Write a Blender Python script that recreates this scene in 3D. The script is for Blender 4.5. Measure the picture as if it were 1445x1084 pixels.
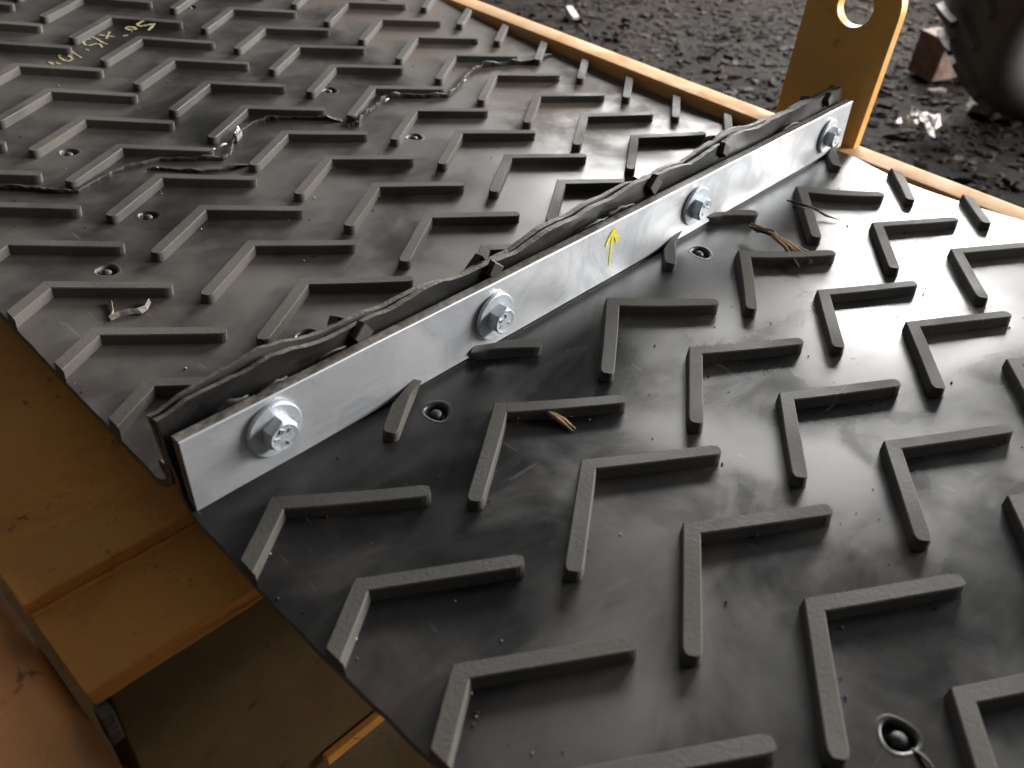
import bpy, bmesh, math, random
from math import sin, cos, pi, radians, sqrt, exp
from mathutils import Vector, Matrix, noise

for o in list(bpy.data.objects):
    bpy.data.objects.remove(o, do_unlink=True)
SC = bpy.context.scene
COL = SC.collection
rnd = random.Random(7)

# ------------------------------------------------------------------ scale
# Belt coordinates (x across, y along the belt, z down) in units of one cleat
# column (145 mm); W() turns them into metres with Z up, belt top at Z = 0.
U = 0.145
def W(x, y, z):
    return Vector(((x - 2.4) * U, -(y - 0.6) * U, (0.05 - z) * U))

# ------------------------------------------------------------------ camera
cam_d = bpy.data.cameras.new('camera')
cam = bpy.data.objects.new('camera', cam_d)
COL.objects.link(cam)
SC.camera = cam
cam_d.sensor_width = 36.0
cam_d.lens = 1190.8 / 1445.0 * 36.0
cam_d.clip_start = 0.01
cam_d.clip_end = 200.0
R = ((0.69198842, 0.72178724, -0.01323623),
     (-0.40912779, 0.40721149, 0.81657409),
     (0.59478271, -0.55964451, 0.57708886))
right, down, fwd = [Vector((r[0], -r[1], -r[2])) for r in R]
M = Matrix((right, -down, -fwd)).transposed().to_4x4()
M.translation = W(-1.05703, 3.08723, -2.20015)
cam.matrix_world = M
cam_d.dof.use_dof = True
cam_d.dof.focus_distance = 0.62
cam_d.dof.aperture_fstop = 9.0

# ------------------------------------------------------------------ light
world = bpy.data.worlds.new('World')
SC.world = world
world.use_nodes = True
bg = world.node_tree.nodes['Background']
bg.inputs['Color'].default_value = (1.0, 0.98, 0.95, 1)
bg.inputs['Strength'].default_value = 0.095

def area(name, loc, target, w, h, power, col):
    d = bpy.data.lights.new(name, 'AREA')
    d.shape = 'RECTANGLE'
    d.size, d.size_y, d.energy, d.color = w, h, power, col
    o = bpy.data.objects.new(name, d)
    COL.objects.link(o)
    o.location = loc
    o.rotation_euler = (Vector(target) - Vector(loc)).to_track_quat('-Z', 'Y').to_euler()
    return o
# daylight from the open side of the shed, right of the belt, in two parts,
# then a weak fill light from the far left
area('open_bay_light', (4.3, 1.75, 1.45), (0.3, 0.1, 0.0), 2.4, 1.4, 520, (1.0, 0.985, 0.96))
area('front_opening_light', (4.2, -2.3, 1.1), (0.2, 0.0, 0.0), 2.6, 1.5, 560, (1.0, 0.99, 0.97))
area('far_fill_light', (-3.0, 6.5, 2.6), (0.0, 0.6, 0.0), 4.0, 2.0, 14, (1.0, 0.96, 0.9))

SC.view_settings.view_transform = 'Standard'
SC.view_settings.look = 'None'
SC.view_settings.exposure = 0.0
SC.view_settings.gamma = 1.0
SC.view_settings.use_curve_mapping = False
SC.render.resolution_x, SC.render.resolution_y = 1024, 768
SC.render.engine = 'CYCLES'

# ------------------------------------------------------------------ helpers
def new_mat(name):
    m = bpy.data.materials.new(name)
    m.use_nodes = True
    nt = m.node_tree
    return m, nt, nt.nodes['Principled BSDF']
class NT:
    """small wrapper for node building"""
    def __init__(s, nt, bsdf):
        s.nt, s.b = nt, bsdf
        g = nt.nodes.new('ShaderNodeNewGeometry')
        s.pos = g.outputs['Position']
        s.nor = g.outputs['Normal']
    def val(s, node, k, v):
        if hasattr(v, 'is_linked') or hasattr(v, 'links'):
            s.nt.links.new(v, node.inputs[k])
        else:
            node.inputs[k].default_value = v
    def scale(s, vec, xyz):
        n = s.nt.nodes.new('ShaderNodeVectorMath'); n.operation = 'MULTIPLY'
        s.val(n, 0, vec); s.val(n, 1, xyz)
        return n.outputs[0]
    def noise(s, sc, det=5, rough=0.55, vec=None, dist=0.0):
        n = s.nt.nodes.new('ShaderNodeTexNoise')
        s.nt.links.new(vec or s.pos, n.inputs['Vector'])
        s.val(n, 'Scale', sc); s.val(n, 'Detail', det); s.val(n, 'Roughness', rough); s.val(n, 'Distortion', dist)
        return n.outputs['Fac']
    def vor(s, sc, feat='F1', out='Distance', vec=None):
        n = s.nt.nodes.new('ShaderNodeTexVoronoi'); n.feature = feat
        s.nt.links.new(vec or s.pos, n.inputs['Vector']); s.val(n, 'Scale', sc)
        return n.outputs[out]
    def ramp(s, fac, a, b, lo=0.0, hi=1.0):
        n = s.nt.nodes.new('ShaderNodeMapRange'); n.clamp = True; n.interpolation_type = 'SMOOTHSTEP'
        s.val(n, 'Value', fac); s.val(n, 'From Min', a); s.val(n, 'From Max', b)
        s.val(n, 'To Min', lo); s.val(n, 'To Max', hi)
        return n.outputs[0]
    def math(s, op, a, b=0.0):
        n = s.nt.nodes.new('ShaderNodeMath'); n.operation = op
        s.val(n, 0, a); s.val(n, 1, b)
        return n.outputs[0]
    def mix(s, fac, a, b):
        n = s.nt.nodes.new('ShaderNodeMix'); n.data_type = 'RGBA'
        s.val(n, 'Factor', fac)
        for k, v in (('A', a), ('B', b)):
            sock = [i for i in n.inputs if i.name == k and i.type == 'RGBA'][0]
            if hasattr(v, 'links'): s.nt.links.new(v, sock)
            else: sock.default_value = (*v, 1)
        return [o for o in n.outputs if o.type == 'RGBA'][0]
    def bump(s, height, strength, dist, prev=None):
        n = s.nt.nodes.new('ShaderNodeBump')
        s.val(n, 'Height', height); s.val(n, 'Strength', strength); s.val(n, 'Distance', dist)
        if prev is not None: s.nt.links.new(prev, n.inputs['Normal'])
        return n.outputs[0]
    def out(s, **kw):
        for k, v in kw.items():
            s.val(s.b, k.replace('_', ' '), v if not (isinstance(v, tuple) and len(v) == 3) else (*v, 1))

def mat_rubber(name, dust, base=(0.022, 0.022, 0.024), rough=(0.30, 0.50), brown=(0.15, 0.125, 0.105), spec=0.5, fbump=0.04, stain=False):
    m, nt, b = new_mat(name)
    k = NT(nt, b)
    big = k.noise(4.5, 5, 0.6)
    mid = k.noise(11.0, 5, 0.55, dist=0.5)
    fine = k.noise(420.0, 4, 0.7)
    d = k.math('ADD', k.math('MULTIPLY', big, 0.6), k.math('MULTIPLY', mid, 0.4))
    dm = k.ramp(d, 0.36, 0.66)
    spk = k.ramp(k.noise(900.0, 2, 0.5), 0.66, 0.74)
    dm2 = k.math('MULTIPLY', dm, dust)
    c = k.mix(dm2, base, brown)
    c = k.mix(k.math('MULTIPLY', spk, 0.10), c, (0.30, 0.28, 0.25))
    r = k.math('ADD', k.ramp(mid, 0.3, 0.7, rough[0], rough[1]), k.math('MULTIPLY', dm2, 0.22))
    # dried smears: faint lighter streaks with soft edges
    sm = k.ramp(k.noise(6.0, 4, 0.6, vec=k.scale(k.pos, (1.0, 2.2, 1.0)), dist=1.8), 0.46, 0.70)
    c = k.mix(k.math('MULTIPLY', sm, 0.10 + 0.15 * dust), c, brown)
    r = k.math('ADD', r, k.math('MULTIPLY', sm, 0.07))
    sc1 = k.ramp(k.noise(16.0, 3, 0.5, vec=k.scale(k.pos, (14.0, 1.2, 1.0)), dist=0.6), 0.70, 0.74)
    sc2 = k.ramp(k.noise(13.0, 3, 0.5, vec=k.scale(k.pos, (1.0, 16.0, 1.0)), dist=0.8), 0.71, 0.75)
    c = k.mix(k.math('MULTIPLY', k.math('MAXIMUM', sc1, sc2), 0.30), c, (0.16, 0.15, 0.14))
    if stain:
        # brown earth washed up along the right-hand rail
        sx = nt.nodes.new('ShaderNodeSeparateXYZ'); nt.links.new(k.pos, sx.inputs[0])
        edge = k.math('ADD', sx.outputs[0], k.math('MULTIPLY', k.noise(9.0, 7, 0.7, dist=0.8), 0.22))
        a = k.math('MULTIPLY', k.ramp(edge, 0.24, 0.32), k.ramp(sx.outputs[1], 0.10, 0.22))
        a = k.math('MULTIPLY', a, k.ramp(k.noise(24.0, 7, 0.75), 0.36, 0.56, 0.45, 1.0))
        c = k.mix(a, c, (0.085, 0.062, 0.045))
        r = k.math('ADD', r, k.math('MULTIPLY', a, 0.30))
    bp = k.bump(k.noise(9.0, 3, 0.5), 0.05, 0.004)
    bp = k.bump(fine, fbump, 0.0006, bp)
    k.out(Base_Color=c, Roughness=r, Normal=bp)
    b.inputs['Specular IOR Level'].default_value = spec
    return m
def mat_paint(name, col, dirt, rough=0.45, dustcol=(0.30, 0.22, 0.15), dust=0.25, spots=0.5):
    m, nt, b = new_mat(name)
    k = NT(nt, b)
    n1 = k.noise(7.0, 6, 0.65)
    n2 = k.noise(38.0, 8, 0.75, dist=0.5)
    n3 = k.noise(300.0, 4, 0.65)
    n4 = k.noise(15.0, 7, 0.7, dist=1.0)
    scr = k.noise(30.0, 5, 0.6, vec=k.scale(k.pos, (1.0, 9.0, 4.0)), dist=1.5)
    c = k.mix(k.math('MULTIPLY', k.ramp(n1, 0.35, 0.65), dust), col, dustcol)
    rust = tuple(0.45 * a + 0.55 * b_ for a, b_ in zip(col, (0.30, 0.09, 0.03)))
    c = k.mix(k.math('MULTIPLY', k.ramp(n4, 0.50, 0.66), 0.55 * spots), c, rust)
    c = k.mix(k.math('MULTIPLY', k.ramp(n2, 0.60, 0.66), spots), c, dirt)
    c = k.mix(k.math('MULTIPLY', k.ramp(scr, 0.66, 0.70), 0.5 * spots), c, dirt)
    c = k.mix(k.math('MULTIPLY', k.ramp(n3, 0.60, 0.74), 0.35), c, dirt)
    bp = k.bump(n3, 0.18, 0.0008)
    bp = k.bump(n2, 0.25, 0.002, bp)
    k.out(Base_Color=c, Roughness=k.ramp(n4, 0.3, 0.7, rough - 0.08, rough + 0.22), Normal=bp)
    return m
def mat_simple(name, col, rough=0.6, metal=0.0, var=0.3, sc=120.0, bump=0.2, bd=0.001, spec=0.5):
    m, nt, b = new_mat(name)
    b.inputs['Specular IOR Level'].default_value = spec
    k = NT(nt, b)
    n = k.noise(sc, 6, 0.65)
    c = k.mix(k.ramp(n, 0.3, 0.7), tuple(v * (1 - var) for v in col), tuple(min(1, v * (1 + var)) for v in col))
    k.out(Base_Color=c, Roughness=k.ramp(n, 0.3, 0.7, max(0.05, rough - 0.1), min(1, rough + 0.1)), Metallic=metal,
          Normal=k.bump(n, bump, bd))
    return m

M_BELT = mat_rubber('belt_rubber', 0.20, base=(0.007, 0.007, 0.0075), rough=(0.21, 0.38), brown=(0.11, 0.10, 0.09))
M_BELTB = mat_rubber('dusty_belt_rubber', 0.72, base=(0.012, 0.0118, 0.0115), rough=(0.32, 0.47), brown=(0.112, 0.100, 0.089), stain=True)
M_CLEAT = mat_rubber('cleat_rubber', 0.55, base=(0.046, 0.0435, 0.039), rough=(0.58, 0.75), brown=(0.11, 0.098, 0.084), spec=0.3, fbump=0.5)
M_CLEATB = mat_rubber('dusty_cleat_rubber', 0.85, base=(0.040, 0.038, 0.035), rough=(0.58, 0.75), brown=(0.115, 0.102, 0.088), spec=0.3, fbump=0.5)
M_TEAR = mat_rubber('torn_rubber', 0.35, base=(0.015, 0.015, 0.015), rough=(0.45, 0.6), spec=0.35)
M_CUT = mat_simple('cut_belt_edge', (0.085, 0.072, 0.056), 0.7, 0, 0.5, 260.0, 0.6, 0.002)
M_YEL = mat_paint('yellow_paint', (0.84, 0.43, 0.085), (0.10, 0.05, 0.02))
M_YELD = mat_paint('dusty_yellow_paint', (0.58, 0.29, 0.08), (0.17, 0.095, 0.05), 0.75, (0.42, 0.28, 0.17), 0.7, 0.45)
M_YELW = mat_paint('worn_yellow_paint', (0.80, 0.345, 0.062), (0.09, 0.045, 0.02), 0.50, (0.50, 0.27, 0.10), 0.40, 0.75)
M_OLIVE = mat_paint('shaded_beam_paint', (0.10, 0.068, 0.028), (0.06, 0.03, 0.015), 0.5, (0.2, 0.15, 0.07), 0.5, 0.8)  # base colour darkened to carry the shade below belt and step
M_TUBE = mat_paint('shaded_tube_paint', (0.40, 0.17, 0.05), (0.07, 0.035, 0.018), 0.5, (0.24, 0.13, 0.06), 0.5, 0.8)  # darker copy of the frame paint, shade put into the colour
M_WELD = mat_simple('grey_weld', (0.16, 0.15, 0.13), 0.55, 0.2, 0.4, 300, 0.6, 0.002)
M_ZINC = mat_simple('zinc_steel', (0.60, 0.64, 0.68), 0.50, 0.65, 0.08, 500, 0.25, 0.0006)
M_MARK = mat_simple('bright_zinc_mark', (0.80, 0.83, 0.86), 0.25, 1.0, 0.1, 400, 0.1, 0.0004)
M_CHALK = mat_simple('yellow_chalk', (0.36, 0.32, 0.16), 0.9, 0, 0.35, 700, 0.3, 0.0005)
M_MARKER = mat_simple('yellow_marker', (0.74, 0.65, 0.05), 0.6, 0, 0.2, 300, 0.1, 0.0003)
M_DARK = mat_simple('dark_steel', (0.055, 0.052, 0.048), 0.6, 0.2, 0.3, 400, 0.2, 0.0006)

def mat_alu():
    m, nt, b = new_mat('scuffed_aluminium')
    k = NT(nt, b)
    cloud = k.noise(20.0, 6, 0.62, dist=1.2)
    lines = k.noise(9.0, 5, 0.7, vec=k.scale(k.pos, (3.0, 60.0, 60.0)))
    scr = k.noise(60.0, 4, 0.6, vec=k.scale(k.pos, (5.0, 5.0, 30.0)), dist=2.0)
    c = k.mix(k.ramp(cloud, 0.32, 0.68), (0.50, 0.52, 0.55), (0.80, 0.81, 0.83))
    c = k.mix(k.math('MULTIPLY', k.ramp(scr, 0.68, 0.74), 0.5), c, (0.9, 0.9, 0.9))
    c = k.mix(k.math('MULTIPLY', k.ramp(k.noise(130, 4, 0.6), 0.66, 0.74), 0.45), c, (0.36, 0.33, 0.30))
    r = k.math('ADD', k.ramp(cloud, 0.3, 0.7, 0.50, 0.38), k.ramp(lines, 0.3, 0.7, -0.02, 0.03))
    bp = k.bump(lines, 0.03, 0.0004)
    bp = k.bump(scr, 0.10, 0.0006, bp)
    k.out(Base_Color=c, Roughness=r, Metallic=0.75, Normal=bp)
    return m
M_ALU = mat_alu()

def mk_obj(name, verts, faces, mat, parent=None, smooth=False, mats=None, fmat=None, recalc=True):
    me = bpy.data.meshes.new(name)
    me.from_pydata([tuple(v) for v in verts], [], faces)
    if mats:
        for mm in mats: me.materials.append(mm)
        me.polygons.foreach_set('material_index', fmat)
    else:
        me.materials.append(mat)
    if recalc:
        bm = bmesh.new(); bm.from_mesh(me)
        bmesh.ops.recalc_face_normals(bm, faces=bm.faces)
        bm.to_mesh(me); bm.free()
    if smooth:
        me.polygons.foreach_set('use_smooth', [True] * len(me.polygons))
    me.update()
    o = bpy.data.objects.new(name, me)
    COL.objects.link(o)
    if parent is not None:
        o.parent = parent
        o.matrix_parent_inverse = Matrix.Translation(-Vector(root_loc(parent)))
    return o
def root_loc(p):
    t = Vector((0, 0, 0))
    while p is not None:
        if p.type == 'EMPTY': t = t + p.location
        p = p.parent
    return t
def mk_child(name, verts, faces, mat, parent, **kw):
    """mesh in world coordinates under a parent mesh (sub-part)"""
    o = mk_obj(name, verts, faces, mat, None, **kw)
    o.parent = parent
    return o
def thing(name, label, cat, loc, group=None):
    o = bpy.data.objects.new(name, None)
    o.empty_display_size = 0.02
    COL.objects.link(o)
    o.location = loc
    o['label'] = label; o['category'] = cat
    if group: o['group'] = group
    return o
def tag(o, label, cat, group=None):
    o['label'] = label; o['category'] = cat
    if group: o['group'] = group
    return o
def prism(poly, vec):
    """polygon (list of Vectors) extruded by vec"""
    n = len(poly)
    v = list(poly) + [p + vec for p in poly]
    f = [tuple(range(n))[::-1], tuple(range(n, 2 * n))]
    f += [(i, (i + 1) % n, n + (i + 1) % n, n + i) for i in range(n)]
    return v, f
def bevel_mod(o, w, seg=2):
    md = o.modifiers.new('bevel', 'BEVEL')
    md.width, md.segments, md.limit_method = w, seg, 'ANGLE'
    md.angle_limit = radians(35)
    return o
def smoothstep(a, b, x):
    t = max(0.0, min(1.0, (x - a) / (b - a)))
    return t * t * (3 - 2 * t)

# ------------------------------------------------------------------ belt surface
XL, XR = -0.235, 4.90
CH, CW, TH = 0.053, 0.060, 0.034          # cleat height, cleat width, belt thickness
S, CA, CB = 0.4856, 0.47695, 0.32508      # cleat pitch along the belt, arm reach across / along
OF = [0.89315, 1.04958, 0.88195, 1.03519, 0.87884, 1.03519]
OB = [-1.01567, -3.76782, -4.42467, -4.24112, -3.91339, -4.24112]
RF, RB = 0.10, 0.16                        # radius of the turn-up, front and rear run
VF0 = 0.797                                # front run turns up from here
TH0 = 0.0
YF = VF0 - RF * (1 - sin(TH0))
QF = RF * cos(TH0)
SF = RF * (pi / 2 - TH0)
YB = YF - 2 * TH - 0.012
VB0 = YB - RB                              # rear run turns up from here
def edge_wave(x):
    """how the flap's top edge wanders to and fro"""
    w = 0.020 * sin(x * 2.3 + 0.7) + 0.012 * sin(x * 5.1 + 2.0) + 0.005 * sin(x * 11.3)
    return w + 0.028 + 0.03 * smoothstep(0.30, -0.25, x)
def flap_top(x):
    rag = 0.007 * noise.noise(Vector((x * 14, 3.3, 0))) + 0.005 * noise.noise(Vector((x * 37, 8.1, 0)))
    return 0.398 + rag + 0.010 * x + 0.012 * sin(x * 3.1 + 1.0) + 0.008 * sin(x * 7.7) - 0.005 * sin(x * 17)
def zfront(x, y):
    ripple = 0.006 * sin(x * 1.7 + y * 2.1) + 0.004 * sin(x * 3.9 - y * 3.0)
    return 0.040 - (0.0098 + 0.0014 * x) * exp(-(0.9 + 0.05 * math.log1p(exp(min(40.0, (max(y, VF0) - 0.9) / 0.05))) - 1.4) / 0.25) + ripple * smoothstep(0.9, 1.6, y)
def arc_front(s):
    if s < SF:
        return VF0 - RF * (sin(TH0 + s / RF) - sin(TH0)), RF * (cos(TH0) - cos(TH0 + s / RF))
    return YF, QF + s - SF
def zback(x, y):
    yy = y - 1.4
    ripple = 0.006 * sin(x * 2.2 + y * 1.3) + 0.005 * sin(x * 1.1 - y * 2.7)
    return 0.038 + 0.05419 * yy + 0.04874 - 0.01032 * yy * yy - 0.01058 * (x - 2.5) ** 2 + 0.00312 * (x - 2.5) + ripple * 0.6
def front(x, v):
    dy = -0.0135 * (x + 0.22)
    if v >= VF0:
        return Vector((x, v + dy * smoothstep(1.3, VF0, v), zfront(x, v)))
    y, q = arc_front(VF0 - v)
    k = min(1.3, q / 0.45)
    y -= edge_wave(x) * k * k + 0.009 * k * noise.noise(Vector((x * 3.5, q * 7, 1.7))) * smoothstep(0.30, 0.40, q)
    return Vector((x, y + dy, zfront(x, VF0) - q))
def back(x, v):
    dy = -0.0135 * (x + 0.22)
    if v <= VB0:
        return Vector((x, v + dy * smoothstep(VB0 - 0.4, VB0, v), zback(x, v)))
    s = v - VB0
    q90 = RB * pi / 2
    if s < q90:
        y, q = VB0 + RB * sin(s / RB), RB * (1 - cos(s / RB))
    else:
        y, q = YB, RB + s - q90
    k = min(1.3, q / 0.45)
    gap = 0.010 + 0.008 * sin(x * 1.9 + 2.0) + 0.006 * sin(x * 4.3)
    y -= edge_wave(x) * k * k + gap * k * k
    # the rear flap meets the front one at the same height whatever the deck below does
    zb = zback(x, VB0)
    zt = zfront(x, VF0)
    return Vector((x, y + dy, zb + (zt - zb) * min(1, q / 0.40) - q))
def nrm(fn, x, v, e=0.01):
    a = fn(x + e, v) - fn(x - e, v)
    b = fn(x, v + e) - fn(x, v - e)
    n = a.cross(b).normalized()
    return -n                               # away from the belt (up on the flat)
def lifted(fn, x, v, h):
    p = fn(x, v) + nrm(fn, x, v) * h
    return W(*p)

def vmax_s(fn_is_front, x):
    """arc length from the turn to the flap's cut edge"""
    return flap_top(x) + (SF - QF if fn_is_front else RB * (pi / 2 - 1)) + (0.0 if fn_is_front else -0.012 + 0.010 * sin(x * 4.0) + 0.005 * sin(x * 9))

SCREWS_F = [(0.809, 0.907), (2.861, 0.900), (0.769, 2.942)]  # both screw lists: image pixel positions unprojected onto the belt surface
SCREWS_B = [(2.757, -2.481), (0.747, -2.427), (0.749, -1.461), (2.759, -1.497), (2.758, -4.475), (0.768, 0.02), (0.308, -1.04)]

def belt_sheet(fn, isf, vs_flat, screws, parent, mat):
    nx = 120
    xs = [XL + (XR - XL) * i / nx for i in range(nx + 1)]
    nflap = 26
    rows = []
    for x in xs:
        L = vmax_s(isf, x)
        if isf:
            flap = [VF0 - L * j / nflap for j in range(nflap, 0, -1)]
            vs = flap + vs_flat
        else:
            flap = [VB0 + L * j / nflap for j in range(1, nflap + 1)]
            vs = vs_flat + flap
        rows.append([(x, v) for v in vs])
    nv = len(rows[0])
    top, bot = [], []
    for i, r in enumerate(rows):
        for j, (x, v) in enumerate(r):
            xx = x
            if i in (0, nx):
                xx = x + 0.006 * noise.noise(Vector((v * 9.0, i, 3.0)))
            p = fn(xx, v)
            n = nrm(fn, xx, v)
            top.append(W(*p)); bot.append(W(*(p - n * TH)))
    N = len(top)
    cell, keep_v, cut_v = {}, set(), set()
    for i in range(nx):
        for j in range(nv - 1):
            cx = (rows[i][j][0] + rows[i + 1][j + 1][0]) / 2; cv = (rows[i][j][1] + rows[i + 1][j + 1][1]) / 2
            near = [s_ for s_ in screws if (cx - s_[0]) ** 2 + (cv - s_[1]) ** 2 < 0.25 ** 2]
            hole = any((cx - s_[0]) ** 2 + (cv - s_[1]) ** 2 < 0.064 ** 2 for s_ in near)
            cell[i, j] = hole
            q4 = ((i, j), (i + 1, j), (i + 1, j + 1), (i, j + 1))
            if hole: cut_v.update(q4)
            elif near: keep_v.update(q4)
    for (i, j) in keep_v & cut_v:
        x, v = rows[i][j]
        sx, sv = min(screws, key=lambda s_: (x - s_[0]) ** 2 + (v - s_[1]) ** 2)
        d = sqrt((x - sx) ** 2 + (v - sv) ** 2)
        top[i * nv + j] = W(*fn(sx + (x - sx) / d * 0.060, sv + (v - sv) / d * 0.060))
    f, fm = [], []
    def idx(i, j): return i * nv + j
    for i in range(nx):
        for j in range(nv - 1):
            if not cell[i, j]:
                f.append((idx(i, j), idx(i + 1, j), idx(i + 1, j + 1), idx(i, j + 1))); fm.append(0)
            f.append((N + idx(i, j), N + idx(i, j + 1), N + idx(i + 1, j + 1), N + idx(i + 1, j))); fm.append(0)
    for i in range(nx):
        for j in (0, nv - 1):
            f.append((idx(i, j), N + idx(i, j), N + idx(i + 1, j), idx(i + 1, j))); fm.append(1)
    for j in range(nv - 1):
        for i in (0, nx):
            f.append((idx(i, j), N + idx(i, j), N + idx(i, j + 1), idx(i, j + 1))); fm.append(1)
    o = mk_obj('rubber_sheet', top + bot, f, None, parent, True, [mat, M_CUT], fm, recalc=True)
    md = o.modifiers.new('split', 'EDGE_SPLIT'); md.split_angle = radians(50)
    return o

frange = lambda a, b, n: [a + (b - a) * i / n for i in range(n + 1)]
belt_f = thing('conveyor_belt', 'black rubber belt run with raised V ribs in front of the aluminium clamp bar', 'conveyor belt', W(2.4, 2.0, 0.11), 'two belt ends joined at the clamp')
belt_b = thing('conveyor_belt', 'dusty torn black rubber belt run behind the clamp bar, with yellow chalk writing', 'conveyor belt', W(2.4, -3.0, -0.2), 'two belt ends joined at the clamp')
belt_sheet(front, True, frange(VF0, 4.4, 92), SCREWS_F, belt_f, M_BELT)
belt_sheet(back, False, frange(-7.6, VB0, 196), SCREWS_B, belt_b, M_BELTB)

# ------------------------------------------------------------------ cleats
def cleat(fn, isf, cx, cv, parent, mat, jit, above=False):
    L = sqrt(CA * CA + CB * CB)
    st = []
    def arm(sgn):
        d = (sgn * CA / L, CB / L)
        inn = (-sgn * CB / L, CA / L)       # towards the inside of the V
        return d, inn
    # centre line offset inwards by half the width; mitre at the apex
    half = CW / 2
    kink = half / (CA / L)                  # apex offset along +v
    n = 13
    pts = []                                # (x, v, half width, lateral dir)
    for sgn in (1, -1):
        d, inn = arm(sgn)
        a = []
        for k in range(1, n + 1):
            t = k / n
            px = cx + d[0] * L * t + inn[0] * half
            pv = cv + d[1] * L * t + inn[1] * half
            wob = half * (1 + 0.04 * noise.noise(Vector((px * 6, pv * 6, 2.0))))
            a.append((px, pv, wob, inn))
        e = a.pop()
        for dt, kw in ((-0.034, 1.0), (-0.018, 0.93), (-0.006, 0.74), (0.0, 0.48)):
            a.append((e[0] + d[0] * dt, e[1] + d[1] * dt, half * kw, inn))
        pts.append(a)
    mid = (cx, cv + kink, kink * 1.0, (0.0, 1.0))
    line = pts[0][::-1] + [mid] + pts[1]
    h0 = CH * jit.uniform(0.95, 1.04)
    # cross-section: outer base, outer chamfer, outer top, inner top, inner chamfer, inner base
    def section(p, flip):
        x, v, hw, inn = p
        sec = []
        h1 = h0 * (0.62 if isf and v < 0.6 else 1.0) * (1 + 0.03 * noise.noise(Vector((x * 3.0, v * 3.0, 5.0))))
        for off, h in ((-1.20, -0.006), (-1.06, h1 * 0.90), (-0.92, h1), (0.92, h1), (1.06, h1 * 0.90), (1.20, -0.006)):
            sec.append((x + inn[0] * hw * off, v + inn[1] * hw * off, h))
        return sec
    def ok(x, v):
        if x < XL - 0.045 or x > XR + 0.02: return False
        if isf and v < VF0:
            s = VF0 - v
            q = arc_front(s)[1]
            if 0.025 + 0.012 * x < q < 0.335 + 0.012 * x: return False
            if s > vmax_s(True, x) - 0.01: return False
        if (not isf) and v > VB0:
            s = v - VB0
            if s > vmax_s(False, x) - 0.01: return False
        return True
    # refine the centre line so that it bends with the sheet, then keep the allowed runs
    fine = []
    for a, b in zip(line[:-1], line[1:]):
        for k in range(3):
            t = k / 3
            fine.append(tuple(a[m] * (1 - t) + b[m] * t if m < 3 else
                              (a[3][0] * (1 - t) + b[3][0] * t, a[3][1] * (1 - t) + b[3][1] * t) for m in range(4)))
    fine.append(line[-1])
    flat = (cv > VF0 + 0.02) if isf else (cv + CB < VB0 - 0.05)
    inside_x = cx - CA > XL and cx + CA < XR
    use = line if (flat and inside_x) else fine
    runs, cur = [], []
    for p in use:
        if ok(p[0], p[1]): cur.append(p)
        else:
            if len(cur) > 1: runs.append(cur)
            cur = []
    if len(cur) > 1: runs.append(cur)
    out = []
    for run in runs:
        if isf and max(p[1] for p in run) < VF0 and max(arc_front(VF0 - p[1])[1] for p in run if p[1] < VF0) < 0.2: continue
        if sum(((a[0] - b[0]) ** 2 + (a[1] - b[1]) ** 2) ** .5 for a, b in zip(run[:-1], run[1:])) < 0.05: continue
        v, f = [], []
        for p in run:
            for (x, vv, h) in section(p, 0):
                v.append(lifted(fn, max(XL + 0.001, min(XR - 0.002, x)), vv, h))
        m = 6
        for i in range(len(run) - 1):
            for j in range(m - 1):
                f.append((i * m + j, i * m + j + 1, (i + 1) * m + j + 1, (i + 1) * m + j))
        f.append(tuple(range(m))); f.append(tuple(range((len(run) - 1) * m, len(run) * m)))
        out.append(mk_obj('cleat', v, f, mat, parent))
    return out
jit = random.Random(3)
for c in range(6):
    for r in range(-3, 8):
        v = OF[c] + r * S
        if v > 4.05: continue
        cleat(front, True, c, v, belt_f, M_CLEAT, jit)
    for r in range(-20, 30):
        v = OB[c] + r * S
        if v < -7.2 or v > 0.9: continue
        if c == 0 and v < -3.2: continue
        cleat(back, False, c, v, belt_b, M_CLEATB, jit)

# ------------------------------------------------------------------ screws sunk in the belt
def lathe(prof, seg, place):
    v, f = [], []
    for r, h in prof:
        for i in range(seg):
            a = 2 * pi * i / seg
            v.append(place(r * cos(a), r * sin(a), h))
    n = len(prof)
    for j in range(n - 1):
        for i in range(seg):
            f.append((j * seg + i, j * seg + (i + 1) % seg, (j + 1) * seg + (i + 1) % seg, (j + 1) * seg + i))
    f.append(tuple((n - 1) * seg + i for i in range(seg)))
    return v, f
for fn, lst, par, mat in ((front, SCREWS_F, belt_f, M_BELT), (back, SCREWS_B, belt_b, M_BELTB)):
    for q, (sx, sv) in enumerate(lst):
        rr = random.Random(q + len(lst))
        ox, ov = rr.uniform(-.008, .008), rr.uniform(-.006, .006)
        wob = rr.uniform(0, 6)
        def place(a, b, h):
            k = 1 + 0.06 * sin(3 * math.atan2(b, a) + wob)
            return lifted(fn, sx + a * k, sv + b * k, h)
        v, f = lathe([(0.080, -0.003), (0.068, 0.0008), (0.055, 0.0008), (0.049, -0.004), (0.046, -0.024), (0.042, -0.036), (0.0005, -0.038)], 24, place)
        sk = mk_obj('screw_socket', v, f, mat, par, True)
        v, f = lathe([(0.025, -0.035), (0.026, -0.018), (0.023, -0.007), (0.015, -0.001), (0.0005, 0.001)], 16, lambda a, b, h: lifted(fn, sx + ox + a, sv + ov + b, h))
        so = mk_child('screw_head', v, f, M_DARK, sk, smooth=True)
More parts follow.
